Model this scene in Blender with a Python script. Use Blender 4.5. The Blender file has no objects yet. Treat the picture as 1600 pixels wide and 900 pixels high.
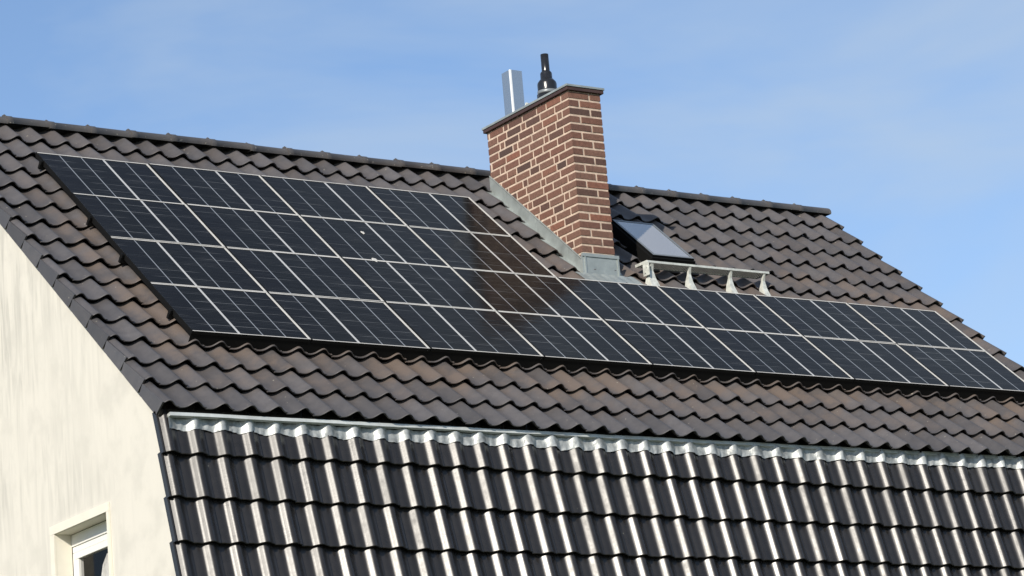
import bpy, math, random
from mathutils import Vector, Matrix
random.seed(7)
S = bpy.context.scene
COL = S.collection
rad = math.radians

# ------------------------------------------------------------------ camera
cam_d = bpy.data.cameras.new('camera'); cam = bpy.data.objects.new('camera', cam_d); COL.objects.link(cam)
R = ((0.8285845, -0.5537075, -0.0828000), (0.0720732, 0.2521560, -0.9649989), (0.5552056, 0.7936154, 0.2488400))
def norm(v):
    v = Vector(v); v.normalize(); return v
fw = norm(R[2]); rt = norm(Vector(R[0]) - fw * fw.dot(Vector(R[0]))); up = rt.cross(fw)
cam.matrix_world = Matrix(((rt.x, up.x, -fw.x, -13.810), (rt.y, up.y, -fw.y, -25.078), (rt.z, up.z, -fw.z, -7.175), (0, 0, 0, 1)))
cam_d.sensor_width = 36; cam_d.lens = 4916 / 1600 * 36; cam_d.clip_end = 5000
S.camera = cam

# ------------------------------------------------------------------ sky, sun, exposure
SUN = norm((-0.735, -0.515, 0.442))
w = bpy.data.worlds.new('World'); S.world = w; w.use_nodes = True
nt = w.node_tree; nt.nodes.clear()
def N(t, typ, **k):
    n = t.nodes.new(typ)
    for a, b in k.items(): setattr(n, a, b)
    return n
sky = N(nt, 'ShaderNodeTexSky', sky_type='NISHITA', sun_disc=False)
sky.sun_elevation = math.asin(SUN.z); sky.sun_rotation = math.atan2(SUN.x, SUN.y)
sky.air_density = 0.95; sky.dust_density = 0.9; sky.ozone_density = 3.0; sky.altitude = 900
SKY_STRENGTH = 0.125
tc = N(nt, 'ShaderNodeTexCoord')
mp = N(nt, 'ShaderNodeMapping'); mp.inputs['Scale'].default_value = (3.0, 3.0, 9.0); mp.inputs['Rotation'].default_value = (0.25, 0.2, 0.5)
no = N(nt, 'ShaderNodeTexNoise'); no.inputs['Scale'].default_value = 1.6; no.inputs['Detail'].default_value = 5; no.inputs['Roughness'].default_value = 0.52
no.inputs['Distortion'].default_value = 0.4
cr = N(nt, 'ShaderNodeMapRange'); cr.inputs['From Min'].default_value = 0.40; cr.inputs['From Max'].default_value = 0.66
cr.inputs['To Min'].default_value = 0.06; cr.inputs['To Max'].default_value = 0.62
mx = N(nt, 'ShaderNodeMix', data_type='RGBA'); mx.inputs['B'].default_value = (3.3, 3.95, 4.7, 1)
bg = N(nt, 'ShaderNodeBackground'); bg.inputs['Strength'].default_value = SKY_STRENGTH
wo = N(nt, 'ShaderNodeOutputWorld')
L = nt.links.new
L(tc.outputs['Generated'], mp.inputs['Vector']); L(mp.outputs['Vector'], no.inputs['Vector'])
L(no.outputs['Fac'], cr.inputs['Value']); L(cr.outputs['Result'], mx.inputs['Factor'])
L(sky.outputs['Color'], mx.inputs['A']); L(mx.outputs['Result'], bg.inputs['Color']); L(bg.outputs['Background'], wo.inputs['Surface'])

sd = bpy.data.lights.new('sun', 'SUN'); sd.energy = 4.2; sd.angle = rad(0.5); sd.color = (1.0, 0.93, 0.82)
so = bpy.data.objects.new('sun', sd); COL.objects.link(so)
so.rotation_euler = SUN.to_track_quat('Z', 'Y').to_euler()
S.view_settings.view_transform = 'Standard'; S.view_settings.look = 'None'; S.view_settings.gamma = 1
S.view_settings.exposure = 0.35; S.view_settings.use_curve_mapping = False

# ------------------------------------------------------------------ helpers
class MB:
    """collects polygons; build() links them as one mesh object"""
    def __init__(s): s.v = []; s.f = []; s.m = []; s.sm = []
    def face(s, pts, m=0, smooth=False):
        i = len(s.v); s.v += [Vector(p) for p in pts]; s.f.append(list(range(i, i + len(pts)))); s.m.append(m); s.sm.append(smooth)
    def grid(s, rows, m=0, smooth=True, flip=False):
        i = len(s.v); n = len(rows[0])
        for r in rows: s.v += [Vector(p) for p in r]
        for a in range(len(rows) - 1):
            for b in range(n - 1):
                q = [i + a * n + b, i + a * n + b + 1, i + (a + 1) * n + b + 1, i + (a + 1) * n + b]
                s.f.append(q[::-1] if flip else q); s.m.append(m); s.sm.append(smooth)
    def box(s, lo, hi, m=0, X=None, mats=None):
        """axis box; X maps a point to its place; mats gives a slot per face -x +x -y +y -z +z"""
        (a, b, c), (d, e, f) = lo, hi
        p = [Vector(q) for q in ((a,b,c),(d,b,c),(d,e,c),(a,e,c),(a,b,f),(d,b,f),(d,e,f),(a,e,f))]
        if X: p = [Vector(X(*q)) for q in p]
        i = len(s.v); s.v += p
        for k, q in enumerate(((0,4,7,3),(1,2,6,5),(0,1,5,4),(3,7,6,2),(0,3,2,1),(4,5,6,7))):
            s.f.append([i + t for t in q]); s.m.append(mats[k] if mats else m); s.sm.append(False)
    def lathe(s, prof, c, n=28, m=0):
        rows = [[(c[0] + r * math.cos(2*math.pi*k/n), c[1] + r * math.sin(2*math.pi*k/n), c[2] + z) for k in range(n + 1)] for r, z in prof]
        s.grid(rows, m, True)
    def bar(s, p, q, r, m=0, n=8):
        p = Vector(p); q = Vector(q); d = (q - p).normalized(); a = d.orthogonal().normalized(); b = d.cross(a)
        ring = lambda c: [c + a * r * math.cos(2*math.pi*k/n) + b * r * math.sin(2*math.pi*k/n) for k in range(n + 1)]
        s.grid([ring(p), ring(q)], m, True); s.face(ring(p)[:n][::-1], m); s.face(ring(q)[:n], m)
    def build(s, name, mats, parent=None, origin=(0, 0, 0), bevel=0):
        me = bpy.data.meshes.new(name); o_ = Vector(origin)
        me.from_pydata([v - o_ for v in s.v], [], s.f)
        for mt in (mats if isinstance(mats, (list, tuple)) else [mats]): me.materials.append(mt)
        for p, m, sm in zip(me.polygons, s.m, s.sm): p.material_index = m; p.use_smooth = sm
        me.update()
        o = bpy.data.objects.new(name, me); COL.objects.link(o)
        if parent: o.parent = parent
        if bevel:
            b = o.modifiers.new('bevel', 'BEVEL'); b.width = bevel; b.segments = 2; b.limit_method = 'ANGLE'
        return o
def tag(o, label=None, cat=None, group=None, kind=None):
    for k, v in (('label', label), ('category', cat), ('group', group), ('kind', kind)):
        if v: o[k] = v
    return o
def empty(name, loc=(0, 0, 0), rot=(0, 0, 0)):
    o = bpy.data.objects.new(name, None); COL.objects.link(o); o.location = loc; o.rotation_euler = rot
    o.empty_display_size = 0.2; return o

TH = rad(41.042); cT, sT = math.cos(TH), math.sin(TH)
EU = Vector((1, 0, 0)); EV = Vector((0, cT, sT)); EN = Vector((0, -sT, cT))
def W(u, v, o=0): return EU * u + EV * v + EN * o        # roof coordinates: along ridge, up slope, out of the slope

# ------------------------------------------------------------------ materials
def mat(name):
    m = bpy.data.materials.new(name); m.use_nodes = True
    return m, m.node_tree, m.node_tree.nodes['Principled BSDF']
def simple(name, col, rough=0.5, metal=0.0, spec=0.5, var=0.0, scale=8, bump=0.0, coat=0.0, stretch=(1, 1, 1)):
    m, t, b = mat(name)
    b.inputs['Base Color'].default_value = (*col, 1); b.inputs['Roughness'].default_value = rough
    b.inputs['Metallic'].default_value = metal; b.inputs['Specular IOR Level'].default_value = spec
    b.inputs['Coat Weight'].default_value = coat; b.inputs['Coat Roughness'].default_value = 0.03
    if var or bump:
        tc = N(t, 'ShaderNodeTexCoord'); mp = N(t, 'ShaderNodeMapping'); mp.inputs['Scale'].default_value = stretch
        n = N(t, 'ShaderNodeTexNoise'); n.inputs['Scale'].default_value = scale; n.inputs['Detail'].default_value = 6; n.inputs['Roughness'].default_value = 0.65
        t.links.new(tc.outputs['Object'], mp.inputs['Vector']); t.links.new(mp.outputs['Vector'], n.inputs['Vector'])
        if var:
            r = N(t, 'ShaderNodeMapRange'); r.inputs['From Min'].default_value = 0.3; r.inputs['From Max'].default_value = 0.7
            r.inputs['To Min'].default_value = 1 - var; r.inputs['To Max'].default_value = 1 + var
            x = N(t, 'ShaderNodeVectorMath', operation='SCALE'); x.inputs[0].default_value = col
            t.links.new(n.outputs['Fac'], r.inputs['Value']); t.links.new(r.outputs['Result'], x.inputs['Scale']); t.links.new(x.outputs['Vector'], b.inputs['Base Color'])
            rr = N(t, 'ShaderNodeMapRange'); rr.inputs['To Min'].default_value = max(0.02, rough - 0.12); rr.inputs['To Max'].default_value = min(1, rough + 0.12)
            t.links.new(n.outputs['Fac'], rr.inputs['Value']); t.links.new(rr.outputs['Result'], b.inputs['Roughness'])
        if bump:
            u = N(t, 'ShaderNodeBump'); u.inputs['Strength'].default_value = bump; u.inputs['Distance'].default_value = 0.02
            t.links.new(n.outputs['Fac'], u.inputs['Height']); t.links.new(u.outputs['Normal'], b.inputs['Normal'])
    return m

def tile_material(name, col, rough, stain, vary, spec, lichen, bump=0.25):
    m, t, b = mat(name); l = t.links.new
    geo = N(t, 'ShaderNodeNewGeometry'); tc = N(t, 'ShaderNodeTexCoord')
    r = N(t, 'ShaderNodeMapRange'); r.inputs['To Min'].default_value = 1 - vary; r.inputs['To Max'].default_value = 1 + vary
    l(geo.outputs['Random Per Island'], r.inputs['Value'])
    n1 = N(t, 'ShaderNodeTexNoise'); n1.inputs['Scale'].default_value = 9; n1.inputs['Detail'].default_value = 6; n1.inputs['Roughness'].default_value = 0.7
    l(geo.outputs['Position'], n1.inputs['Vector'])
    r2 = N(t, 'ShaderNodeMapRange'); r2.inputs['From Min'].default_value = 0.3; r2.inputs['From Max'].default_value = 0.7
    r2.inputs['To Min'].default_value = 0.85; r2.inputs['To Max'].default_value = 1.15
    l(n1.outputs['Fac'], r2.inputs['Value'])
    mu = N(t, 'ShaderNodeMath', operation='MULTIPLY'); l(r.outputs['Result'], mu.inputs[0]); l(r2.outputs['Result'], mu.inputs[1])
    sc = N(t, 'ShaderNodeVectorMath', operation='SCALE'); sc.inputs[0].default_value = col; l(mu.outputs['Value'], sc.inputs['Scale'])
    out = sc.outputs['Vector']
    if stain:
        # brown algae left where rain drips off the panel edges: a band below and left of the array
        dv = N(t, 'ShaderNodeVectorMath', operation='DOT_PRODUCT'); dv.inputs[1].default_value = EV; l(geo.outputs['Position'], dv.inputs[0])
        n2 = N(t, 'ShaderNodeTexNoise'); n2.inputs['Scale'].default_value = 2.3; n2.inputs['Detail'].default_value = 5; n2.inputs['Roughness'].default_value = 0.6
        l(geo.outputs['Position'], n2.inputs['Vector'])
        band = N(t, 'ShaderNodeMapRange', interpolation_type='SMOOTHSTEP'); band.inputs['From Min'].default_value = -1.15; band.inputs['From Max'].default_value = -0.35
        l(dv.outputs['Value'], band.inputs['Value'])
        top = N(t, 'ShaderNodeMapRange', interpolation_type='SMOOTHSTEP'); top.inputs['From Min'].default_value = 2.2; top.inputs['From Max'].default_value = 4.2
        top.inputs['To Min'].default_value = 1; top.inputs['To Max'].default_value = 0.25; l(dv.outputs['Value'], top.inputs['Value'])
        sx = N(t, 'ShaderNodeSeparateXYZ'); l(geo.outputs['Position'], sx.inputs[0])
        left = N(t, 'ShaderNodeMapRange', interpolation_type='SMOOTHSTEP'); left.inputs['From Min'].default_value = -0.45; left.inputs['From Max'].default_value = -0.15
        l(sx.outputs['X'], left.inputs['Value'])
        th = N(t, 'ShaderNodeMapRange', interpolation_type='SMOOTHSTEP'); th.inputs['From Min'].default_value = 0.40; th.inputs['From Max'].default_value = 0.66
        th.inputs['To Min'].default_value = 0.1; th.inputs['To Max'].default_value = 0.85
        l(n2.outputs['Fac'], th.inputs['Value'])
        p1 = N(t, 'ShaderNodeMath', operation='MULTIPLY'); l(band.outputs['Result'], p1.inputs[0]); l(left.outputs['Result'], p1.inputs[1])
        p2 = N(t, 'ShaderNodeMath', operation='MULTIPLY'); l(p1.outputs['Value'], p2.inputs[0]); l(th.outputs['Result'], p2.inputs[1])
        p3 = N(t, 'ShaderNodeMath', operation='MULTIPLY'); l(p2.outputs['Value'], p3.inputs[0]); l(top.outputs['Result'], p3.inputs[1])
        x = N(t, 'ShaderNodeMix', data_type='RGBA'); x.inputs['B'].default_value = (*stain, 1)
        l(p3.outputs['Value'], x.inputs['Factor']); l(out, x.inputs['A']); out = x.outputs['Result']
    if lichen:
        n3 = N(t, 'ShaderNodeTexNoise'); n3.inputs['Scale'].default_value = 26; n3.inputs['Detail'].default_value = 2; l(geo.outputs['Position'], n3.inputs['Vector'])
        q = N(t, 'ShaderNodeMapRange'); q.inputs['From Min'].default_value = lichen; q.inputs['From Max'].default_value = lichen + 0.05
        q.inputs['To Max'].default_value = 0.75; l(n3.outputs['Fac'], q.inputs['Value'])
        x = N(t, 'ShaderNodeMix', data_type='RGBA'); x.inputs['B'].default_value = (0.36, 0.33, 0.27, 1)
        l(q.outputs['Result'], x.inputs['Factor']); l(out, x.inputs['A']); out = x.outputs['Result']
    l(out, b.inputs['Base Color'])
    rr = N(t, 'ShaderNodeMapRange'); rr.inputs['From Min'].default_value = 0.3; rr.inputs['From Max'].default_value = 0.7
    rr.inputs['To Min'].default_value = rough - 0.06; rr.inputs['To Max'].default_value = rough + 0.06
    l(n1.outputs['Fac'], rr.inputs['Value']); l(rr.outputs['Result'], b.inputs['Roughness'])
    wn = N(t, 'ShaderNodeTexWhiteNoise', noise_dimensions='1D'); l(geo.outputs['Random Per Island'], wn.inputs['W'])
    rv = N(t, 'ShaderNodeMapRange'); rv.inputs['To Min'].default_value = -0.05; rv.inputs['To Max'].default_value = 0.07; l(wn.outputs['Value'], rv.inputs['Value'])
    ra_ = N(t, 'ShaderNodeMath', operation='ADD'); l(rr.outputs['Result'], ra_.inputs[0]); l(rv.outputs['Result'], ra_.inputs[1]); l(ra_.outputs['Value'], b.inputs['Roughness'])
    b.inputs['Specular IOR Level'].default_value = spec
    n4 = N(t, 'ShaderNodeTexNoise'); n4.inputs['Scale'].default_value = 55; n4.inputs['Detail'].default_value = 4; l(geo.outputs['Position'], n4.inputs['Vector'])
    bu = N(t, 'ShaderNodeBump'); bu.inputs['Strength'].default_value = bump; bu.inputs['Distance'].default_value = 0.004
    l(n4.outputs['Fac'], bu.inputs['Height']); l(bu.outputs['Normal'], b.inputs['Normal'])
    return m

M_TILE = tile_material('weathered_roof_tile', (0.076, 0.0715, 0.0735), 0.48, (0.125, 0.096, 0.078), 0.20, 0.35, 0.735)
M_TILE_LOW = tile_material('glazed_roof_tile', (0.022, 0.020, 0.019), 0.30, None, 0.14, 0.52, 0.78, 0.05)
M_RIDGE = tile_material('ridge_tile', (0.085, 0.078, 0.075), 0.5, None, 0.2, 0.4, 0.68)
M_ZINC = simple('zinc_sheet', (0.33, 0.36, 0.35), 0.45, 0.4, var=0.18, scale=6, bump=0.15)
M_LEAD = simple('crumpled_lead_apron', (0.36, 0.375, 0.37), 0.46, 0.3, var=0.5, scale=9, bump=0.5)
M_ZINCL = simple('pale_zinc_strip', (0.56, 0.585, 0.575), 0.45, 0.25, var=0.2, scale=5, bump=0.1)
M_STEEL = simple('stainless_steel', (0.55, 0.57, 0.58), 0.22, 0.9)
M_SEAM = simple('bright_seam', (0.85, 0.86, 0.86), 0.35, 0.2)
M_GALV = simple('galvanised_steel', (0.60, 0.61, 0.56), 0.5, 0.25, var=0.25, scale=18)
M_GRATE = simple('dull_steel_grating', (0.16, 0.16, 0.15), 0.6, 0.3, var=0.3, scale=20)
M_BLACKP = simple('black_enamel_pipe', (0.012, 0.012, 0.013), 0.22, 0.0, 0.6, var=0.1)
M_COPING = simple('dark_brown_coping', (0.05, 0.026, 0.022), 0.55, var=0.2)
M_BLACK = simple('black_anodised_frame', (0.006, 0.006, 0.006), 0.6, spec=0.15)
M_DARKIN = simple('dark_interior', (0.02, 0.018, 0.016), 0.9)
M_SILVER = simple('silver_frame_lip', (0.50, 0.485, 0.45), 0.45, 0.0, var=0.15, scale=3)
M_SASH = simple('grey_window_sash', (0.20, 0.215, 0.225), 0.4, 0.3)
M_WHITE = simple('white_window_plastic', (0.72, 0.71, 0.67), 0.35)
M_SURR = simple('pale_window_surround', (0.68, 0.645, 0.55), 0.7, var=0.04, scale=6)
M_CURTAIN = simple('pale_curtain', (0.8, 0.78, 0.74), 0.9, var=0.25, scale=5, stretch=(1, 6, 0.6))
M_MORTAR = simple('pale_mortar', (0.50, 0.385, 0.30), 0.9, var=0.28, scale=14, bump=0.2)
M_DROP = simple('white_dropping', (0.48, 0.47, 0.44), 0.8)

# brick slips: one colour per brick
M_BRICK, t, b = mat('red_brown_brick')
geo = N(t, 'ShaderNodeNewGeometry'); rp = N(t, 'ShaderNodeValToRGB')
rp.color_ramp.elements[0].color = (0.062, 0.036, 0.029, 1); rp.color_ramp.elements[1].color = (0.195, 0.078, 0.049, 1)
e = rp.color_ramp.elements.new(0.35); e.color = (0.145, 0.066, 0.045, 1)
e = rp.color_ramp.elements.new(0.9); e.color = (0.155, 0.082, 0.058, 1)
n = N(t, 'ShaderNodeTexNoise'); n.inputs['Scale'].default_value = 30; n.inputs['Detail'].default_value = 6; n.inputs['Roughness'].default_value = 0.7
r = N(t, 'ShaderNodeMapRange'); r.inputs['From Min'].default_value = 0.3; r.inputs['From Max'].default_value = 0.7; r.inputs['To Min'].default_value = 0.75; r.inputs['To Max'].default_value = 1.25
v = N(t, 'ShaderNodeVectorMath', operation='SCALE')
t.links.new(geo.outputs['Position'], n.inputs['Vector']); t.links.new(n.outputs['Fac'], r.inputs['Value'])
t.links.new(geo.outputs['Random Per Island'], rp.inputs['Fac']); t.links.new(rp.outputs['Color'], v.inputs[0]); t.links.new(r.outputs['Result'], v.inputs['Scale'])
t.links.new(v.outputs['Vector'], b.inputs['Base Color']); b.inputs['Roughness'].default_value = 0.8
u = N(t, 'ShaderNodeBump'); u.inputs['Strength'].default_value = 0.5; u.inputs['Distance'].default_value = 0.006
t.links.new(n.outputs['Fac'], u.inputs['Height']); t.links.new(u.outputs['Normal'], b.inputs['Normal'])

# render with long rain streaks
M_PLASTER, t, b = mat('cream_render')
geo = N(t, 'ShaderNodeNewGeometry'); l = t.links.new
mp = N(t, 'ShaderNodeMapping'); mp.inputs['Scale'].default_value = (1, 4.2, 0.45); l(geo.outputs['Position'], mp.inputs['Vector'])
n = N(t, 'ShaderNodeTexNoise'); n.inputs['Scale'].default_value = 2.2; n.inputs['Detail'].default_value = 7; n.inputs['Roughness'].default_value = 0.6; n.inputs['Distortion'].default_value = 0.8
l(mp.outputs['Vector'], n.inputs['Vector'])
n2 = N(t, 'ShaderNodeTexNoise'); n2.inputs['Scale'].default_value = 1.1; n2.inputs['Detail'].default_value = 4; l(geo.outputs['Position'], n2.inputs['Vector'])
a = N(t, 'ShaderNodeMapRange', interpolation_type='SMOOTHSTEP'); a.inputs['From Min'].default_value = 0.36; a.inputs['From Max'].default_value = 0.74; l(n.outputs['Fac'], a.inputs['Value'])
a2 = N(t, 'ShaderNodeMapRange'); a2.inputs['From Min'].default_value = 0.35; a2.inputs['From Max'].default_value = 0.65; a2.inputs['To Min'].default_value = 0.15; l(n2.outputs['Fac'], a2.inputs['Value'])
sxy = N(t, 'ShaderNodeSeparateXYZ'); l(geo.outputs['Position'], sxy.inputs[0])
a3 = N(t, 'ShaderNodeMapRange', interpolation_type='SMOOTHSTEP'); a3.inputs['From Min'].default_value = -0.6; a3.inputs['From Max'].default_value = 1.9; a3.inputs['To Min'].default_value = 0.1; l(sxy.outputs['Y'], a3.inputs['Value'])
q1 = N(t, 'ShaderNodeMath', operation='MULTIPLY'); l(a.outputs['Result'], q1.inputs[0]); l(a2.outputs['Result'], q1.inputs[1])
q2 = N(t, 'ShaderNodeMath', operation='MULTIPLY'); l(q1.outputs['Value'], q2.inputs[0]); l(a3.outputs['Result'], q2.inputs[1])
x = N(t, 'ShaderNodeMix', data_type='RGBA'); 
nb = N(t, 'ShaderNodeTexNoise'); nb.inputs['Scale'].default_value = 2.6; nb.inputs['Detail'].default_value = 5; nb.inputs['Roughness'].default_value = 0.6; l(geo.outputs['Position'], nb.inputs['Vector'])
ab = N(t, 'ShaderNodeMapRange', interpolation_type='SMOOTHSTEP'); ab.inputs['From Min'].default_value = 0.42; ab.inputs['From Max'].default_value = 0.7; ab.inputs['To Max'].default_value = 0.34; l(nb.outputs['Fac'], ab.inputs['Value'])
q3 = N(t, 'ShaderNodeMath', operation='MAXIMUM'); l(q2.outputs['Value'], q3.inputs[0]); l(ab.outputs['Result'], q3.inputs[1])
x.inputs['A'].default_value = (0.61, 0.58, 0.515, 1); x.inputs['B'].default_value = (0.39, 0.375, 0.335, 1)
l(q3.outputs['Value'], x.inputs['Factor'])
n5 = N(t, 'ShaderNodeTexNoise'); n5.inputs['Scale'].default_value = 120; n5.inputs['Detail'].default_value = 3; l(geo.outputs['Position'], n5.inputs['Vector'])
u = N(t, 'ShaderNodeBump'); u.inputs['Strength'].default_value = 0.2; u.inputs['Distance'].default_value = 0.004; l(n5.outputs['Fac'], u.inputs['Height']); l(u.outputs['Normal'], b.inputs['Normal'])
l(x.outputs['Result'], b.inputs['Base Color']); b.inputs['Roughness'].default_value = 0.92

# solar cells under glass: faint busbars along the ridge direction
def cell_material(name, col):
    m, t, b = mat(name); l = t.links.new
    tc = N(t, 'ShaderNodeTexCoord'); sx = N(t, 'ShaderNodeSeparateXYZ'); l(tc.outputs['Object'], sx.inputs[0])
    def lines(per, width):
        d = N(t, 'ShaderNodeMath', operation='DIVIDE'); d.inputs[1].default_value = per; l(sx.outputs['Y'], d.inputs[0])
        f = N(t, 'ShaderNodeMath', operation='FRACT'); l(d.outputs[0], f.inputs[0])
        c = N(t, 'ShaderNodeMath', operation='LESS_THAN'); c.inputs[1].default_value = width; l(f.outputs[0], c.inputs[0]); return c
    a = lines(0.1696, 0.045); c = lines(0.0339, 0.14)
    mp = N(t, 'ShaderNodeMapping'); mp.inputs['Scale'].default_value = (1.2, 9, 1); l(tc.outputs['Object'], mp.inputs['Vector'])
    oi = N(t, 'ShaderNodeObjectInfo'); ad = N(t, 'ShaderNodeVectorMath', operation='ADD'); l(mp.outputs['Vector'], ad.inputs[0])
    sc = N(t, 'ShaderNodeVectorMath', operation='SCALE'); sc.inputs[0].default_value = (37, 91, 53); l(oi.outputs['Random'], sc.inputs['Scale']); l(sc.outputs['Vector'], ad.inputs[1])
    n = N(t, 'ShaderNodeTexNoise'); n.inputs['Scale'].default_value = 1.7; n.inputs['Detail'].default_value = 2; l(ad.outputs['Vector'], n.inputs['Vector'])
    r = N(t, 'ShaderNodeMapRange'); r.inputs['From Min'].default_value = 0.45; r.inputs['From Max'].default_value = 0.7; l(n.outputs['Fac'], r.inputs['Value'])
    h = N(t, 'ShaderNodeMath', operation='MULTIPLY'); h.inputs[1].default_value = 0.35; l(c.outputs[0], h.inputs[0])
    mxm = N(t, 'ShaderNodeMath', operation='MAXIMUM'); l(a.outputs[0], mxm.inputs[0]); l(h.outputs[0], mxm.inputs[1])
    k = N(t, 'ShaderNodeMath', operation='MULTIPLY'); l(mxm.outputs[0], k.inputs[0]); l(r.outputs['Result'], k.inputs[1])
    x = N(t, 'ShaderNodeMix', data_type='RGBA'); x.inputs['A'].default_value = (*col, 1); x.inputs['B'].default_value = (0.13, 0.135, 0.14, 1); l(k.outputs[0], x.inputs['Factor'])
    g_ = N(t, 'ShaderNodeNewGeometry'); ra = N(t, 'ShaderNodeValToRGB'); l(g_.outputs['Random Per Island'], ra.inputs['Fac'])
    ra.color_ramp.elements[0].color = (0.0090, 0.0088, 0.0098, 1); ra.color_ramp.elements[1].color = (0.0095, 0.0098, 0.0088, 1)
    l(ra.outputs['Color'], x.inputs['A'])
    l(x.outputs['Result'], b.inputs['Base Color'])
    b.inputs['Roughness'].default_value = 0.5; b.inputs['Specular IOR Level'].default_value = 0.0
    b.inputs['Coat Weight'].default_value = 1.0; b.inputs['Coat Roughness'].default_value = 0.13; b.inputs['Coat IOR'].default_value = 1.165
    n6 = N(t, 'ShaderNodeTexNoise'); n6.inputs['Scale'].default_value = 2.5; l(ad.outputs['Vector'], n6.inputs['Vector'])
    u = N(t, 'ShaderNodeBump'); u.inputs['Strength'].default_value = 0.06; u.inputs['Distance'].default_value = 0.02
    l(n6.outputs['Fac'], u.inputs['Height']); l(u.outputs['Normal'], b.inputs['Coat Normal'])
    return m
M_CELL = cell_material('solar_cell_glass', (0.013, 0.014, 0.018))
M_BACK = simple('white_backsheet_under_glass', (0.50, 0.49, 0.465), 0.5, coat=1.0)
M_BACKG = simple('grey_backsheet_under_glass', (0.24, 0.25, 0.26), 0.5, coat=1.0)

def glass(name, tint=(0.02, 0.025, 0.03), through=0.0):
    m, t, b = mat(name); l = t.links.new
    b.inputs['Base Color'].default_value = (*tint, 1); b.inputs['Roughness'].default_value = 0.04; b.inputs['Specular IOR Level'].default_value = 0.8
    if through:
        tr = N(t, 'ShaderNodeBsdfTransparent'); ms = N(t, 'ShaderNodeMixShader'); ms.inputs[0].default_value = through
        l(b.outputs[0], ms.inputs[1]); l(tr.outputs[0], ms.inputs[2]); l(ms.outputs[0], t.nodes['Material Output'].inputs['Surface'])
    return m
M_GLASS = glass('window_glass', (0.01, 0.01, 0.01), 0.7)
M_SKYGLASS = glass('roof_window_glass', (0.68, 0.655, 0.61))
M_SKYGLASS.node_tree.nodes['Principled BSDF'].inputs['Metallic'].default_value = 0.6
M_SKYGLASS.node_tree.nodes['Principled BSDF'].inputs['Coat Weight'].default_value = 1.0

M_GROUND = simple('lawn_ground', (0.07, 0.085, 0.035), 0.95, var=0.4, scale=0.6)

# ------------------------------------------------------------------ ground
GZ = -8.9
g = MB(); g.face([(-2000, -2000, GZ), (2000, -2000, GZ), (2000, 2000, GZ), (-2000, 2000, GZ)])
tag(g.build('ground', M_GROUND), kind='structure')

# ------------------------------------------------------------------ the house
X0, X1 = -0.765, 11.38                       # verges
VE, VR, CRS = -1.30, 5.12, 0.4285            # eave, ridge, course gauge along the slope
P = 0.279                                   # wave pitch of the tiles
TB = -0.20                                   # the tile bed below the panel glass
HB = Vector((5.2, 3.9, GZ))
house = empty('house', HB)
tag(house, 'cream rendered house with dark tiled mansard roof and brick chimney', 'house')

KNEE = Vector((0, -0.782, -0.979)); LD = Vector((0, -0.154, -0.988)).normalized(); LN = Vector((0, -0.988, 0.154)).normalized()
LLEN = 3.0
def LW(u, s, o=0): return EU * u + KNEE + LD * s + LN * o
RIDGE = W(0, VR, TB)
YR = RIDGE.y; ZR = RIDGE.z

def profile(x, amp=0.060):
    """height of a tile across one pitch: flat pan then a rounded roll, right edge lapping the next pan"""
    x = x / P
    if x < 0.32: return 0.003 * (1 - math.cos(x / 0.32 * 2 * math.pi))
    if x < 0.64:
        t = (x - 0.32) / 0.32; e = 0.36                    # straight flank with rounded foot and shoulder
        k = 1 / (1 - e)
        if t < e: g_ = k * t * t / (2 * e)
        elif t < 1 - e: g_ = k * (e / 2 + t - e)
        else: g_ = 1 - k * (1 - t) ** 2 / (2 * e)
        return amp * g_
    t = min(1, (x - 0.64) / 0.36)
    return 0.012 + (amp - 0.012) * (1 - t * t * (3 - 2 * t))
def wave(x, amp=0.066):
    """the softer S-shaped tile of the upper slope"""
    x = x / P
    if x < 0.10: return 0.0
    s_ = (x - 0.10) / 0.90
    h = amp * math.sin(math.pi * s_ ** 1.35) ** 2
    return max(h, 0.012) if x > 0.8 else h
XS = [0, .08, .16, .24, .32, .345, .37, .40, .46, .52, .56, .59, .615, .64, .68, .73, .79, .86, .93, 1.0]

def tiles(place, u0, xa, xb, s_edges, up, name, material, parent, jit=0.003, roll=0.012, form=profile):
    """courses of single tiles; place(u, s, o); s_edges are lower edges, up = +1 when s grows up the slope"""
    mb = MB(); th = 0.015
    for ci, s0 in enumerate(s_edges):
        k = -6
        while u0 + k * P < xb:
            a = u0 + k * P; k += 1
            xs = [a + x * P for x in XS]
            xs = [x for x in xs if xa - 1e-6 <= x <= xb + 1e-6]
            if len(xs) < 3: continue
            if a < xa < a + P and xs[0] > xa + 1e-4: xs = [xa] + xs
            if a < xb < a + P and xs[-1] < xb - 1e-4: xs = xs + [xb]
            dz = random.gauss(0, jit); ds = random.gauss(0, 0.004); dr = random.gauss(0, 0.012); dx = random.gauss(0, 0.0015); rl = random.gauss(0, roll)
            def pt(x, q, lift):
                return place(x + dx, s0 + up * (q + ds + dr * (x - a)), form(x - a) + lift + dz + rl * (x - a - P / 2))
            rows = [[pt(x, 0.004, 0.052 - th) for x in xs], [pt(x, 0.0, 0.052 - 0.005) for x in xs], [pt(x, 0.006, 0.052) for x in xs]]
            mb.grid([rows[0], rows[1]], 0, False); mb.grid([rows[1], rows[2]], 0, True)
            top = [rows[2]] + [[pt(x, q, 0.052 * (1 - q / CRS) ) for x in xs] for q in (0.15, 0.30, CRS + 0.05)]
            mb.grid(top, 0, True)
            mb.grid([[pt(x, 0.10, 0.052 - th - 0.012) for x in xs], rows[0]], 0, True)
            # the lapping right edge and the cut side
            for x in (xs[0], xs[-1]):
                mb.face([pt(x, 0, 0.052), pt(x, CRS, 0.0), pt(x, CRS, -th), pt(x, 0.004, 0.052 - th)])
    o = mb.build(name, material, parent, HB)
    return o

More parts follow.
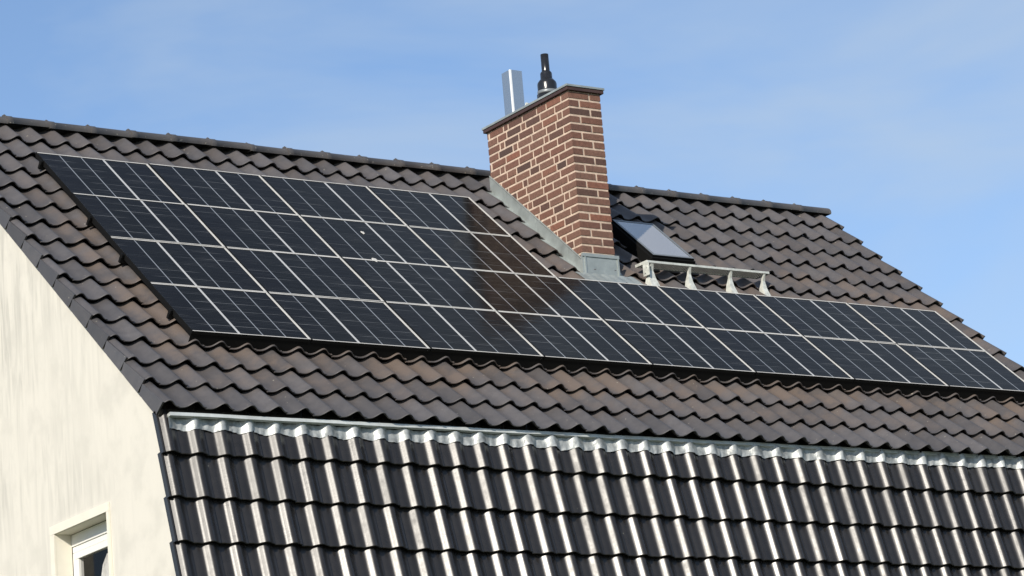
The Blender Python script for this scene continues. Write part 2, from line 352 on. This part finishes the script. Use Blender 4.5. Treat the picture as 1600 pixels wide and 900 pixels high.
u0 = 0.406 - 0.64 * P
roof = tiles(lambda u, s, o: W(u, s, o + TB), u0, X0, X1, [VE + CRS * k for k in range(15)], 1, 'roof', M_TILE, house, form=wave)
tag(roof, 'upper roof slope of weathered brown grey wavy tiles')
lower = tiles(lambda u, s, o: LW(u, s, o - 0.055), u0 + 0.01, X0, X1, [0.412 + 0.418 * k for k in range(7)], -1, 'lower_roof', M_TILE_LOW, house, 0.002, 0.012)
tag(lower, 'steep lower roof slope of glossy black wavy tiles')

# underlay below the tiles and the rear slope
mb = MB()
mb.box((X0 + 0.05, VE + 0.08, TB - 0.15), (X1 - 0.03, VR + 0.05, TB - 0.02), 0, W)
mb.box((X0 + 0.05, 0.02, -0.25), (X1 - 0.03, LLEN - 0.1, -0.065), 0, LW)
mb.build('roof_deck', M_DARKIN, house, HB)
mb = MB()
rows = []
for k in range(2):
    s = k * 6.6
    rows.append([(X0 + (X1 - X0) * i / 176, YR + 0.02 + cT * s, ZR - sT * s + 0.056 * (0.5 + 0.5 * math.sin(i * math.pi / 2))) for i in range(177)])
mb.grid(rows, 0, True, True)
mb.build('rear_roof', M_TILE, house, HB)
# verge flanges: the hanging side lip of each verge tile, stepped course by course
def verge(place, courses, x, sg, name, m, tall):
    mb = MB()
    for k, (A) in enumerate(courses):
        lo = min(x, x + sg * 0.018) - (0.001 * (k % 2)); hi = max(x, x + sg * 0.018)
        p = [place(lo, s, o) for s, o in A] + [place(hi, s, o) for s, o in A]
        for f in ((0, 3, 2, 1), (4, 5, 6, 7), (0, 1, 5, 4), (1, 2, 6, 5), (2, 3, 7, 6), (3, 0, 4, 7)): mb.face([p[i] for i in f])
    mb.build(name, m, house, HB)
LF = 0.052
for x, sg in ((X0, -1), (X1, 1)):
    pk = wave((x - u0) % P) if sg < 0 else 0.03
    pk = max(pk, 0.03) + 0.002
    verge(W, [[(VE + CRS * k + 0.05, TB - 0.07), (VE + CRS * (k + 1) + 0.012, TB - 0.07), (VE + CRS * (k + 1) + 0.012, TB + pk), (VE + CRS * k, TB + pk + LF)] for k in range(15)], x, sg, 'verge_tile', M_TILE, 1)
    pk = max(profile((x - u0 - 0.01) % P), 0.03) + 0.002
    verge(LW, [[(max(0.0, 0.412 + 0.418 * k - 0.44), -0.085), (0.412 + 0.418 * k, -0.085 + LF), (0.412 + 0.418 * k, -0.055 + pk + LF), (max(0.0, 0.412 + 0.418 * k - 0.44), -0.055 + pk)] for k in range(7)], x, sg, 'lower_verge_tile', M_TILE_LOW, 1)

mb = MB()
mb.box((X0 + 0.001, VE + 0.03, TB - 0.066), (X0 + 0.03, VR, TB - 0.005), 0, W); mb.build('verge_shade_backing', M_DARKIN, house, HB)  # dark backing added so the verge notches show as shaded gaps
# ridge: single half-round caps, each lapping the next, with its clip
def cap_mesh():
    mb = MB(); ln = 0.495
    rows = []
    for x, r in ((-0.02, 0.095), (0.05, 0.095), (0.055, 0.088), (ln - 0.005, 0.088)):
        rows.append([(x, math.cos(t_) * (r + 0.035), math.sin(t_) * (r - 0.01)) for t_ in [math.pi * (-0.10 + 1.20 * i / 12) for i in range(13)]])
    mb.grid(rows, 0, True)
    mb.face(rows[0][::-1]); mb.face(rows[-1])
    return mb
cap0 = cap_mesh().build('ridge_tile', M_RIDGE)
cl = MB(); cl.box((-0.022, -0.020, 0.080), (0.014, 0.020, 0.098)); cl.box((-0.008, -0.010, 0.094), (0.006, 0.010, 0.108))
clip0 = cl.build('ridge_clip', M_RIDGE, bevel=0.004)
n_caps = int((X1 - X0) / 0.49) + 1
for k in range(n_caps):
    c = cap0 if k == 0 else cap0.copy()
    d = clip0 if k == 0 else clip0.copy()
    if k: COL.objects.link(c); COL.objects.link(d)
    c.parent = house; c.location = Vector((X0 - 0.06 + 0.49 * k, YR, ZR + 0.052 + random.gauss(0, 0.003))) - HB
    c.rotation_euler = (0, random.gauss(0, 0.004), random.gauss(0, 0.004))
    d.parent = c

# gable wall, with a real window opening, and the other walls
import bmesh
GX = -0.735
WY0, WY1, WZ0, WZ1 = 0.346, 1.434, -3.15, -1.680
def gable(x, hole):
    bm = bmesh.new()
    kn = LW(0, 0.05, -0.08); ev = LW(0, LLEN, -0.08)
    rk = 2 * YR
    up0 = W(0, VE + 0.1, TB - 0.02)
    out = [(ev.y, GZ), (ev.y, ev.z), (kn.y, kn.z), (up0.y, up0.z), (YR, ZR - 0.03), (rk - up0.y, up0.z), (rk - ev.y, ev.z), (rk - ev.y, GZ)]
    def loop(pts):
        vs = [bm.verts.new((x, a, b_)) for a, b_ in pts]
        return [bm.edges.new((vs[i], vs[(i + 1) % len(vs)])) for i in range(len(vs))]
    ed = loop(out)
    if hole: ed += loop([(WY0, WZ0), (WY1, WZ0), (WY1, WZ1), (WY0, WZ1)])
    bmesh.ops.triangle_fill(bm, edges=ed, use_beauty=True)
    for f in bm.faces:
        f.normal_update()
        if f.normal.x * (-1 if hole else 1) < 0: f.normal_flip()
    bmesh.ops.translate(bm, verts=bm.verts, vec=-HB)
    me = bpy.data.meshes.new('gable_wall'); bm.to_mesh(me); bm.free(); me.materials.append(M_PLASTER)
    o = bpy.data.objects.new('gable_wall', me); COL.objects.link(o); o.parent = house; return o
tag(gable(GX, True), 'sunlit cream gable wall with grey rain streaks')
gable(X1 - 0.05, False)
mb = MB(); ev = LW(0, LLEN, -0.10)
mb.box((GX + 0.003, ev.y + 0.02, GZ), (X1 - 0.053, ev.y + 0.25, ev.z))
mb.build('front_wall', M_PLASTER, house, HB)
mb = MB()
mb.box((GX + 0.003, 2 * YR - ev.y - 0.25, GZ), (X1 - 0.053, 2 * YR - ev.y - 0.02, -1.2))
mb.build('rear_wall', M_PLASTER, house, HB)

# gable window
XI = -0.575
win = MB()
bw = 0.022
win.box((GX - bw, WY0 - 0.045, WZ1 + 0.002), (GX - 0.002, WY1 + 0.085, WZ1 + 0.085))
win.box((GX - bw, WY1 + 0.002, WZ0), (GX - 0.002, WY1 + 0.085, WZ1))
win.box((GX - bw, WY0 - 0.045, WZ0), (GX - 0.002, WY0 - 0.002, WZ1))
# reveals
win.face([(GX - .002, WY0, WZ1), (GX - .002, WY1, WZ1), (XI, WY1, WZ1), (XI, WY0, WZ1)])
win.face([(GX - .002, WY1, WZ1), (GX - .002, WY1, WZ0), (XI, WY1, WZ0), (XI, WY1, WZ1)])
win.face([(GX - .002, WY0, WZ1), (XI, WY0, WZ1), (XI, WY0, WZ0), (GX - .002, WY0, WZ0)])
win = win.build('window', M_SURR, house, HB)
def wbox(name, boxes, m, bev=0.004):
    mb = MB()
    for lo, hi in boxes: mb.box(lo, hi)
    return mb.build(name, m, win, HB, bev)
wbox('shutter_box', [((XI - 0.004, WY0, WZ1 - 0.12), (XI + 0.12, WY1, WZ1 - 0.004))], M_WHITE)
zt = WZ1 - 0.124
wbox('frame', [((XI + 0.006, WY0, zt - 0.055), (XI + 0.07, WY1, zt)), ((XI + 0.006, WY1 - 0.055, WZ0 + 0.05), (XI + 0.07, WY1, zt - 0.057)),
               ((XI + 0.006, WY0, WZ0 + 0.05), (XI + 0.07, WY0 + 0.055, zt - 0.057)), ((XI + 0.006, WY0 + 0.06, WZ0), (XI + 0.07, WY1 - 0.06, WZ0 + 0.048))], M_WHITE)
wbox('sash', [((XI - 0.006, WY0 + 0.062, zt - 0.125), (XI + 0.05, WY1 - 0.062, zt - 0.060)), ((XI - 0.006, WY1 - 0.135, WZ0 + 0.06), (XI + 0.05, WY1 - 0.062, zt - 0.127)),
              ((XI - 0.006, WY0 + 0.062, WZ0 + 0.06), (XI + 0.05, WY0 + 0.125, zt - 0.127))], M_WHITE)
mb = MB(); mb.face([(XI + 0.02, WY0 + 0.12, WZ0 + 0.06), (XI + 0.02, WY1 - 0.13, WZ0 + 0.06), (XI + 0.02, WY1 - 0.13, zt - 0.126), (XI + 0.02, WY0 + 0.12, zt - 0.126)])
mb.build('pane', M_GLASS, win, HB)
mb = MB(); rows = []
for z, wd in ((zt - 0.17, 0.10), (zt - 0.26, 0.20), (zt - 0.40, 0.26), (WZ0 + 0.1, 0.30)):
    rows.append([(XI + 0.05 + 0.012 * math.sin(i * 1.1), 0.70 + wd * i / 40, z) for i in range(41)])
mb.grid(rows, 0, True); mb.build('curtain', M_CURTAIN, win, HB)
wbox('sill', [((GX - 0.05, WY0 - 0.03, WZ0 - 0.04), (XI, WY1 + 0.03, WZ0 - 0.003))], M_ZINC)

# zinc strip and lead apron under the knee of the mansard
mb = MB()
n = 60
for i in range(n):
    xa = X0 + 0.08 + (X1 - X0 - 0.1) * i / n; xb = X0 + 0.08 + (X1 - X0 - 0.1) * (i + 1) / n
    f = lambda x: 0.040 - 0.040 * (x - X0) / 6.0
    oo = 0.030 - 0.045 * max(0, xa) / 6
    mb.box((0, 0, 0), (1, 1, 1), 0, lambda a, b_, c: LW(xa + (xb - xa) * a, f(xa + (xb - xa) * a) + 0.032 * b_ + 0.002 * math.sin(5 * (xa + (xb - xa) * a)), -0.02 + oo + 0.055 * c))
mb.build('drip_strip', M_ZINCL, house, HB)
mb = MB(); rows = []
nx = 44 * 16
ul = u0 + 0.01
ph = [random.uniform(-0.012, 0.012) for _ in range(60)]
for q in (0.0, 0.35, 0.7, 0.9, 1.0):
    row = []
    for i in range(nx + 1):
        x = X0 + 0.07 + (X1 - X0 - 0.09) * i / nx
        kk = (x - ul) / P; j = int(math.floor(kk)) + 4
        bot = 0.172 - 0.055 * max(0, x - 2) / 7.6 + ((1 - (kk % 1)) * ph[j] + (kk % 1) * ph[j + 1]) * 0.9 + 0.008 * math.sin(x * 23)
        s = 0.06 - 0.06 * max(0, x - 2) / 6.6 + (bot - 0.06 + 0.06 * max(0, x - 2) / 6.6) * q
        crum = 0.004 * math.sin(x * 41 + q * 3 + 2 * math.sin(x * 3.3)) + 0.003 * math.sin(x * 97 + q * 7) + 0.002 * random.random()
        row.append(LW(x, s, -0.055 + profile((x - ul) % P) * 0.92 + 0.034 + crum * (0.4 + q)))
    rows.append(row)
mb.grid(rows, 0, True, True)
mb.build('lead_apron', M_LEAD, house, HB)

# ------------------------------------------------------------------ chimney (a part of the house)
CX, CY, CT, CA, CB = 6.138, 2.018, 3.688, 0.4306, 1.642
mb = MB()
mb.box((CX, CY, 1.0), (CX + CA, CY + CB, CT), 0)
PH = 0.0945; JT = 0.027; SL = 0.266; d = 0.006
def slip(face, a, b_, z0, z1):
    jx = random.gauss(0, 0.0015); dd = d + random.uniform(-0.0015, 0.002)
    if face == 'f': lo, hi = (CX + a, CY - dd, z0), (CX + b_, CY + 0.01, z1)
    elif face == 'k': lo, hi = (CX + a, CY + CB - 0.01, z0), (CX + b_, CY + CB + dd, z1)
    elif face == 'l': lo, hi = (CX - dd, CY + a, z0), (CX + 0.01, CY + b_, z1)
    else: lo, hi = (CX + CA - 0.01, CY + a, z0), (CX + CA + dd, CY + b_, z1)
    mb.box(lo, hi, 1)
nrow = int((CT - 1.1) / PH)
for r_ in range(nrow):
    z1 = CT - 0.012 - r_ * PH; z0 = z1 - PH + JT
    odd = r_ % 2
    e = 0.0045
    for face in 'fk':
        if odd: cuts = [(-e, 0.124), (0.124 + JT, CA + e)]
        else: cuts = [(-e, 0.268), (0.268 + JT, CA + e)]
        for a, b_ in cuts: slip(face, a, b_, z0, z1)
    for face in 'lr':
        y = -e; first = (0.135 if not odd else 0.27)
        lens = [first]; tot = first + JT
        while tot < CB:
            # a few cut pieces drift diagonally through the bond on the long face
            if face == 'l' and (r_ + len(lens) * 3) % 5 == 0: ln = 0.07
            elif face == 'l' and (r_ + len(lens) * 3) % 5 == 1: ln = 0.165
            else: ln = SL
            lens.append(ln); tot += ln + JT
        for ln in lens:
            b_ = min(CB + e, y + ln)
            if b_ - y > 0.03: slip(face, y, b_, z0, z1)
            y += ln + JT
chim = mb.build('chimney', [M_MORTAR, M_BRICK], house, HB)
tag(chim, 'red brown brick chimney with pale joints')
mb = MB(); o_ = 0.038
mb.box((CX - o_, CY - o_, CT + 0.001), (CX + CA + o_, CY + CB + o_, CT + 0.040)); mb.build('coping', M_COPING, chim, HB, 0.004)
mb = MB(); o_ = 0.048
mb.box((CX - o_, CY - o_, CT + 0.042), (CX + CA + o_, CY + CB + o_, CT + 0.068)); mb.build('coping_sheet', M_ZINC, chim, HB, 0.003)
# zinc flashing: side aprons following the slope, front apron with folded rim, skirt on the tiles
mb = MB()
def vof(y, o): return (y + o * sT) / cT        # slope coordinate of a point at depth y and offset o
def zof(y, o): return vof(y, o) * sT + o * cT
for x0, x1 in ((CX - 0.020, CX - 0.007), (CX + CA + 0.007, CX + CA + 0.020)):
    ya, yb = CY - 0.02, min(CY + CB, YR - 0.16)
    lo = lambda y: zof(y, -0.20); hi = lambda y: zof(y, -0.13) + 0.150
    for i in range(6):
        a = ya + (yb - ya) * i / 6; b_ = ya + (yb - ya) * (i + 1) / 6; off = 0.002 * (i % 2)
        p = [(x0 - off, a, lo(a)), (x0 - off, b_ + 0.01, lo(b_ + .01)), (x0 - off, b_ + 0.01, hi(b_ + .01)), (x0 - off, a, hi(a))]
        q = [(x1, y_, z_) for _, y_, z_ in p]
        pp = p + q
        for f in ((0, 3, 2, 1), (4, 5, 6, 7), (0, 1, 5, 4), (1, 2, 6, 5), (2, 3, 7, 6), (3, 0, 4, 7)): mb.face([pp[i_] for i_ in f])
    # folded top rim
    mb.face([(x0 - 0.012, ya, hi(ya) - 0.005), (x0 - 0.012, yb, hi(yb) - 0.005), (CX + CA / 2, yb, hi(yb) + 0.012), (CX + CA / 2, ya, hi(ya) + 0.012)])
zb = zof(CY, -0.17)
mb.box((CX - 0.035, CY - 0.030, zb - 0.05), (CX + CA + 0.035, CY - 0.007, 1.785))
for lo, hi in (((CX - 0.035, CY - 0.042, 1.750), (CX + CA + 0.035, CY - 0.031, 1.788)), ((CX - 0.010, CY - 0.040, zb), (CX + 0.012, CY - 0.031, 1.748)),
               ((CX + CA + 0.008, CY - 0.040, zb), (CX + CA + 0.030, CY - 0.031, 1.748))): mb.box(lo, hi)
flash = mb.build('flashing', M_ZINC, chim, HB)
mb = MB(); rows = []
for v_, o in ((2.50, -0.118), (2.42, -0.108), (2.27, -0.098), (2.16, -0.094)):
    rows.append([W(CX - 0.17 + (CA + 0.36) * i / 24, v_, o + 0.006 * math.sin(i * 1.7)) for i in range(25)])
mb.grid(rows, 0, True, True)
for s_ in (0, 1):
    rows = []
    for k in range(9):
        v_ = 2.44 + 2.3 * k / 8
        xs = (CX - 0.13, CX - 0.02) if s_ == 0 else (CX + CA + 0.02, CX + CA + 0.13)
        rows.append([W(x, v_, -0.165 + 0.02 * (k % 2)) for x in xs])
    mb.grid(rows, 0, True, False)
mb.build('lead_skirt', M_ZINC, chim, HB)

# ------------------------------------------------------------------ roof window (a part of the house)
U0, U1, V0, V1 = 7.27, 7.855, 2.935, 3.87
ST = -0.004
mb = MB()
mb.box((U0 - 0.02, V0 - 0.02, -0.25), (U1 + 0.02, V1 + 0.02, ST - 0.028), 0, W)
sk = mb.build('roof_window', M_BLACK, house, HB, 0.006)
tag(sk, 'tilted roof window with black sides beside the chimney')
mb = MB()
f_ = 0.035
for a, b_, c, d_ in ((U0, V0, U1, V0 + f_), (U0, V1 - f_, U1, V1), (U0, V0 + f_ + .001, U0 + f_, V1 - f_ - .001), (U1 - f_, V0 + f_ + .001, U1, V1 - f_ - .001)):
    mb.box((a, b_, ST - 0.027), (c, d_, ST - 0.001), 0, W)
so_ = mb.build('sash', [M_BLACK, M_SASH], sk, HB)
for p_ in so_.data.polygons: p_.material_index = 1 if p_.normal.dot(EN) > 0.9 else 0
mb = MB(); mb.face([W(U0 + f_, V0 + f_, ST - 0.004), W(U1 - f_, V0 + f_, ST - 0.004), W(U1 - f_, V1 - f_, ST - 0.004), W(U0 + f_, V1 - f_, ST - 0.004)])
mb.build('pane', M_SKYGLASS, sk, HB)
mb = MB()
mb.box((U0 - 0.02, V0 - 0.16, -0.15), (U1 + 0.09, V0 - 0.03, -0.135), 0, W)
mb.build('window_apron', M_BLACK, sk, HB)

# ------------------------------------------------------------------ things on the chimney
FLX = CX + 0.20
fl = empty('flue_terminal', (FLX, 2.679, CT + 0.0685))
tag(fl, 'shiny black flue pipe with stepped collars standing on the chimney top', 'flue pipe')
mb = MB(); z0 = CT + 0.0685; s_ = 0.98
mb.lathe([(0.0, 0.0), (0.126, 0.0), (0.126, 0.115), (0.0, 0.115)], (0, 0, 0)); mb.build('base_socket', M_BLACKP, fl)
mb = MB(); mb.lathe([(0.112, 0.116), (0.118, 0.120), (0.118, 0.155), (0.104, 0.160), (0.0, 0.160)], (0, 0, 0)); mb.build('collar', M_SASH, fl)
mb = MB(); mb.lathe([(0.112, 0.161), (0.112, 0.240), (0.106, 0.260), (0.078, 0.295), (0.068, 0.30), (0.068, 0.370), (0.060, 0.385), (0.050, 0.395), (0.0, 0.395)], (0, 0, 0)); mb.build('reducer', M_BLACKP, fl)
mb = MB(); mb.lathe([(0.047, 0.394), (0.046, 0.600), (0.038, 0.600), (0.038, 0.54), (0.0, 0.54)], (0, 0, 0)); mb.build('outlet_pipe', M_BLACKP, fl)

du = empty('exhaust_duct', (CX + 0.196, 3.35, CT + 0.0685))
tag(du, 'square shiny steel duct rising from the chimney top behind the black flue', 'duct')
mb = MB(); hh = 0.085; H_ = 0.60; tt = 0.004
for lo, hi in (((-hh, -hh, 0), (hh, -hh + tt, H_)), ((-hh, hh - tt, 0), (hh, hh, H_)), ((-hh, -hh + tt + .0005, 0), (-hh + tt, hh - tt - .0005, H_)), ((hh - tt, -hh + tt + .0005, 0), (hh, hh - tt - .0005, H_))): mb.box(lo, hi)
mb.build('duct_shell', M_STEEL, du)
mb = MB(); mb.box((-hh - 0.003, -hh - 0.006, 0.0), (-hh + 0.020, -hh - 0.0005, H_)); mb.box((-hh - 0.006, -hh - 0.003, 0.0), (-hh - 0.0005, -hh + 0.014, H_)); mb.build('corner_seam', M_SEAM, du, bevel=0.002)

# small hook between them
hk = MB(); c0 = (CX + 0.05, 2.93, CT + 0.0685)
hk.bar((0, 0, 0), (0, -0.02, 0.07), 0.012); hk.bar((0, -0.02, 0.07), (0, -0.06, 0.05), 0.010); hk.bar((0.0, -0.09, 0), (0, -0.08, 0.04), 0.014)
hk = hk.build('cable_hook', M_GALV); hk.location = c0
tag(hk, 'small pale metal hook on the chimney top between steel duct and flue', 'hook')

# ------------------------------------------------------------------ chimney sweep's step
st = empty('roof_step', (7.8, 1.98, 1.60))
tag(st, 'pale galvanised grating step on brackets below the roof window', 'roof step')
SO = Vector((7.8, 1.98, 1.60)); sx0, sx1, sy0, sy1, sz = 6.93, 8.67, 1.895, 2.13, 1.735
mb = MB()
mb.box((sx0, sy0, sz - 0.016), (sx1, sy0 + 0.012, sz + 0.010)); mb.box((sx0, sy1 - 0.012, sz - 0.016), (sx1, sy1, sz + 0.016))
mb.box((sx0, sy0 + 0.0125, sz - 0.018), (sx0 + 0.012, sy1 - 0.0125, sz + 0.016)); mb.box((sx1 - 0.012, sy0 + 0.0125, sz - 0.018), (sx1, sy1 - 0.0125, sz + 0.016))
mb.build('rim', M_GALV, st, SO, 0.002)
mb = MB()
k = sx0 + 0.03
while k < sx1 - 0.02:
    mb.box((k, sy0 + 0.0125, sz - 0.012), (k + 0.005, sy1 - 0.0125, sz + 0.010)); k += 0.040
for j in range(1, 7):
    y = sy0 + (sy1 - sy0) * j / 7
    mb.box((sx0 + 0.0125, y, sz - 0.010), (sx1 - 0.0125, y + 0.004, sz + 0.008))
mb.build('grating', M_GRATE, st, SO)
for i, bx in enumerate((7.00, 7.535, 8.12, 8.60)):
    mb = MB()
    wm = 1.5 if i == 0 else 1.0
    front = [(sy0 + 0.005, sz - 0.022), (sy0 + 0.030, sz - 0.10), (sy0 + 0.020, sz - 0.19), (sy0 - 0.06, sz - 0.36)]
    back = [(sy0 + 0.050, sz - 0.022), (sy0 + 0.065, sz - 0.10), (sy0 + 0.085, sz - 0.17), (sy0 + 0.09, sz - 0.26)]
    for k in range(3):
        w0, w1 = wm * (0.012, 0.015, 0.030, 0.045)[k], wm * (0.012, 0.015, 0.030, 0.045)[k + 1]
        a, b_, c, d_ = front[k], front[k + 1], back[k + 1], back[k]
        p = [(bx - w0, *a), (bx - w1, *b_), (bx - w1, *c), (bx - w0, *d_)]; q = [(bx + w0, *a), (bx + w1, *b_), (bx + w1, *c), (bx + w0, *d_)]
        pp = p + q
        for f in ((0, 1, 2, 3), (4, 7, 6, 5), (0, 4, 5, 1), (1, 5, 6, 2), (2, 6, 7, 3), (3, 7, 4, 0)): mb.face([pp[j] for j in f])
    mb.build('bracket', M_GALV, st, SO)
mb = MB()
mb.box((sx0 - 0.004, sy0 - 0.02, sz - 0.16), (sx0 + 0.004, sy0 + 0.09, sz - 0.02)); mb.bar((sx0 - 0.012, sy0 + 0.02, sz - 0.06), (sx0 + 0.012, sy0 + 0.02, sz - 0.06), 0.014); mb.bar((sx0 - 0.012, sy0 + 0.05, sz - 0.12), (sx0 + 0.012, sy0 + 0.05, sz - 0.12), 0.014)
mb.build('end_plate', M_GALV, st, SO)

# ------------------------------------------------------------------ solar panels
PW, PHH = 1.3533, 1.02
def panel_parts(flip, narrow):
    """frame and glass of one panel in roof coordinates from its lower left corner"""
    x0 = (0.053 if narrow else 0.0) + 0.006; x1 = PW - 0.006; y0 = 0.001; y1 = PHH - 0.001
    lf, rg, hz = 0.009, 0.020, 0.018
    fr = MB()        # slots: black sides 0, silver lip 1
    tp = lambda m: [0, 0, 0, 0, 0, m]
    fr.box((x0, y0, -0.036), (x0 + lf, y1, 0.0), mats=tp(0))
    fr.box((x1 - rg, y0, -0.036), (x1, y1, 0.0), mats=[1, 0, 0, 0, 0, 1])
    fr.box((x0 + lf + .0003, y0, -0.036), (x1 - rg - .0003, y0 + hz * 0.75, 0.0), mats=tp(1))
    fr.box((x0 + lf + .0003, y1 - hz, -0.036), (x1 - rg - .0003, y1, 0.0), mats=tp(1))
    gl = MB()
    a, b_ = x0 + lf, x1 - rg; ya, yb = y0 + hz * 0.75, y1 - hz
    z = -0.003
    wide, thin = 0.027, 0.012
    order = [thin, wide, thin, thin] if flip else [thin, thin, wide, thin]
    mg = 0.004
    cw = (b_ - a - 2 * mg - sum(order)) / 5
    x = a
    def strip(xa, xb, m): gl.face([(xa, ya, z), (xb, ya, z), (xb, yb, z), (xa, yb, z)], m)
    strip(x, x + mg, 2); x += mg
    for i in range(5):
        strip(x, x + cw, 0); x += cw
        if i < 4:
            o = order[i]; strip(x, x + o, 1 if o == wide else 2); x += o
    strip(x, b_, 1)
    gl.face([(a, ya, -0.034), (a, yb, -0.034), (b_, yb, -0.034), (b_, ya, -0.034)], 3)
    return fr, gl
protos = {}
rows_txt = {3: 'top row', 2: 'second row from the top', 1: 'third row from the top', 0: 'bottom row'}
ords = ['first', 'second', 'third', 'fourth', 'fifth', 'sixth', 'seventh', 'eighth']
def plabel(r_, c):
    return {(3, 0): 'dark solar panel at the top left corner of the array nearest the gable',
            (0, 0): 'dark solar panel at the bottom left corner of the array',
            (3, 3): 'dark solar panel ending the short top row, partly brown with chimney reflection',
            (2, 2): 'dark solar panel with white bird droppings, third in the second row down',
            (2, 3): 'dark solar panel ending the second row down, just left of the chimney',
            (1, 3): 'dark solar panel in third row, mostly covered by the brown chimney reflection',
            (1, 4): 'dark solar panel directly below the zinc front flashing of the chimney',
            (1, 7): 'dark solar panel at the upper right corner by the far verge',
            (0, 7): 'dark solar panel at the bottom right end, cut off by the photo edge'}.get((r_, c),
            'dark solar panel, %s from left in the %s' % (ords[c], {3: 'top row', 2: 'second row down', 1: 'third row down', 0: 'bottom row'}[r_]))
for r_ in (3, 2, 1, 0):
    for c in range(4 if r_ > 1 else 8):
        flip = r_ < 2 and c < 3; narrow = c == 0
        root = empty('solar_panel', W(c * PW, r_ * PHH, random.gauss(0, 0.0012)), (TH + random.gauss(0, 0.0016), random.gauss(0, 0.0014), 0))
        tag(root, plabel(r_, c), 'solar panel', 'solar panels on the roof')
        key = (flip, narrow)
        if key not in protos:
            fr, gl = panel_parts(flip, narrow)
            protos[key] = (fr.build('frame', [M_BLACK, M_SILVER], root), gl.build('glass', [M_CELL, M_BACK, M_BACKG, M_BLACK], root))
        else:
            for ch in protos[key]:
                k = ch.copy(); COL.objects.link(k); k.parent = root
# bird droppings on one panel
for nm, (px, py) in (('upper', (0.62, 0.72)), ('lower', (0.41, 0.03))):
    mb = MB(); pts = []
    for i in range(14):
        a = 2 * math.pi * i / 14; rr = (0.018 if nm == 'upper' else 0.024) * random.uniform(0.6, 1.2)
        pts.append((rr * math.cos(a), rr * math.sin(a) * (2.2 if math.sin(a) < 0 else 1.0)))
    mb.face([(x, y, 0.004) for x, y in pts]); 
    for i in range(14): 
        (a, b_), (c, d_) = pts[i], pts[(i + 1) % 14]
        mb.face([(a * 1.2, b_ * 1.2, 0.0), (c * 1.2, d_ * 1.2, 0.0), (c, d_, 0.004), (a, b_, 0.004)])
    o = mb.build('bird_dropping', M_DROP); o.location = W(2 * PW + px, 2 * PHH + py, 0.001); o.rotation_euler = (TH, 0, 0)
    tag(o, 'white bird dropping in the middle of a solar panel' if nm == 'upper' else 'white bird dropping on the lower edge of a solar panel', 'bird dropping')
# mounting rails under each row, their ends and clamps showing at the left edge
for r_, yy in ((3, 0.81), (2, 0.48), (1, 0.65), (0, 0.46)):
    ln = PW * (4 if r_ > 1 else 8)
    o = MB(); o.box((-0.026, -0.018, -0.105), (ln - 0.08, 0.018, -0.050))
    o = o.build('mounting_rail', M_BLACK); o.location = W(0.053, r_ * PHH + yy); o.rotation_euler = (TH, 0, 0)
    c = MB(); c.box((-0.022, -0.024, -0.049), (-0.001, 0.028, -0.012)); c.box((-0.016, -0.008, -0.0115), (-0.004, 0.008, -0.004))
    c.build('end_clamp', M_BLACK, o)
    tag(o, 'black rail end poking out left of the %s of solar panels' % {3: 'top row', 2: 'second row', 1: 'third row', 0: 'bottom row'}[r_], 'mounting rail', 'rails under the solar panels')
# dark strips added for the gap shade under the bottom and left edges
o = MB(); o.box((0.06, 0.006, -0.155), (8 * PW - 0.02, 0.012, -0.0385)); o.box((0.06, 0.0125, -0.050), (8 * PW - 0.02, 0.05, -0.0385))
o = o.build('gap_shade_strip', M_BLACK); o.rotation_euler = (TH, 0, 0)
tag(o, 'long black strip added for the shade in the gap below the bottom panel row', 'shade strip')
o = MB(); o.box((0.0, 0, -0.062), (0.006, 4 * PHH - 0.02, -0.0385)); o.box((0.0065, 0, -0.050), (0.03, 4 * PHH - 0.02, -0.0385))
o = o.build('gap_shade_strip', M_BLACK); o.location = W(0.064, 0.013); o.rotation_euler = (TH, 0, 0)
tag(o, 'black strip added for the shade under the left edge of the solar array', 'shade strip')
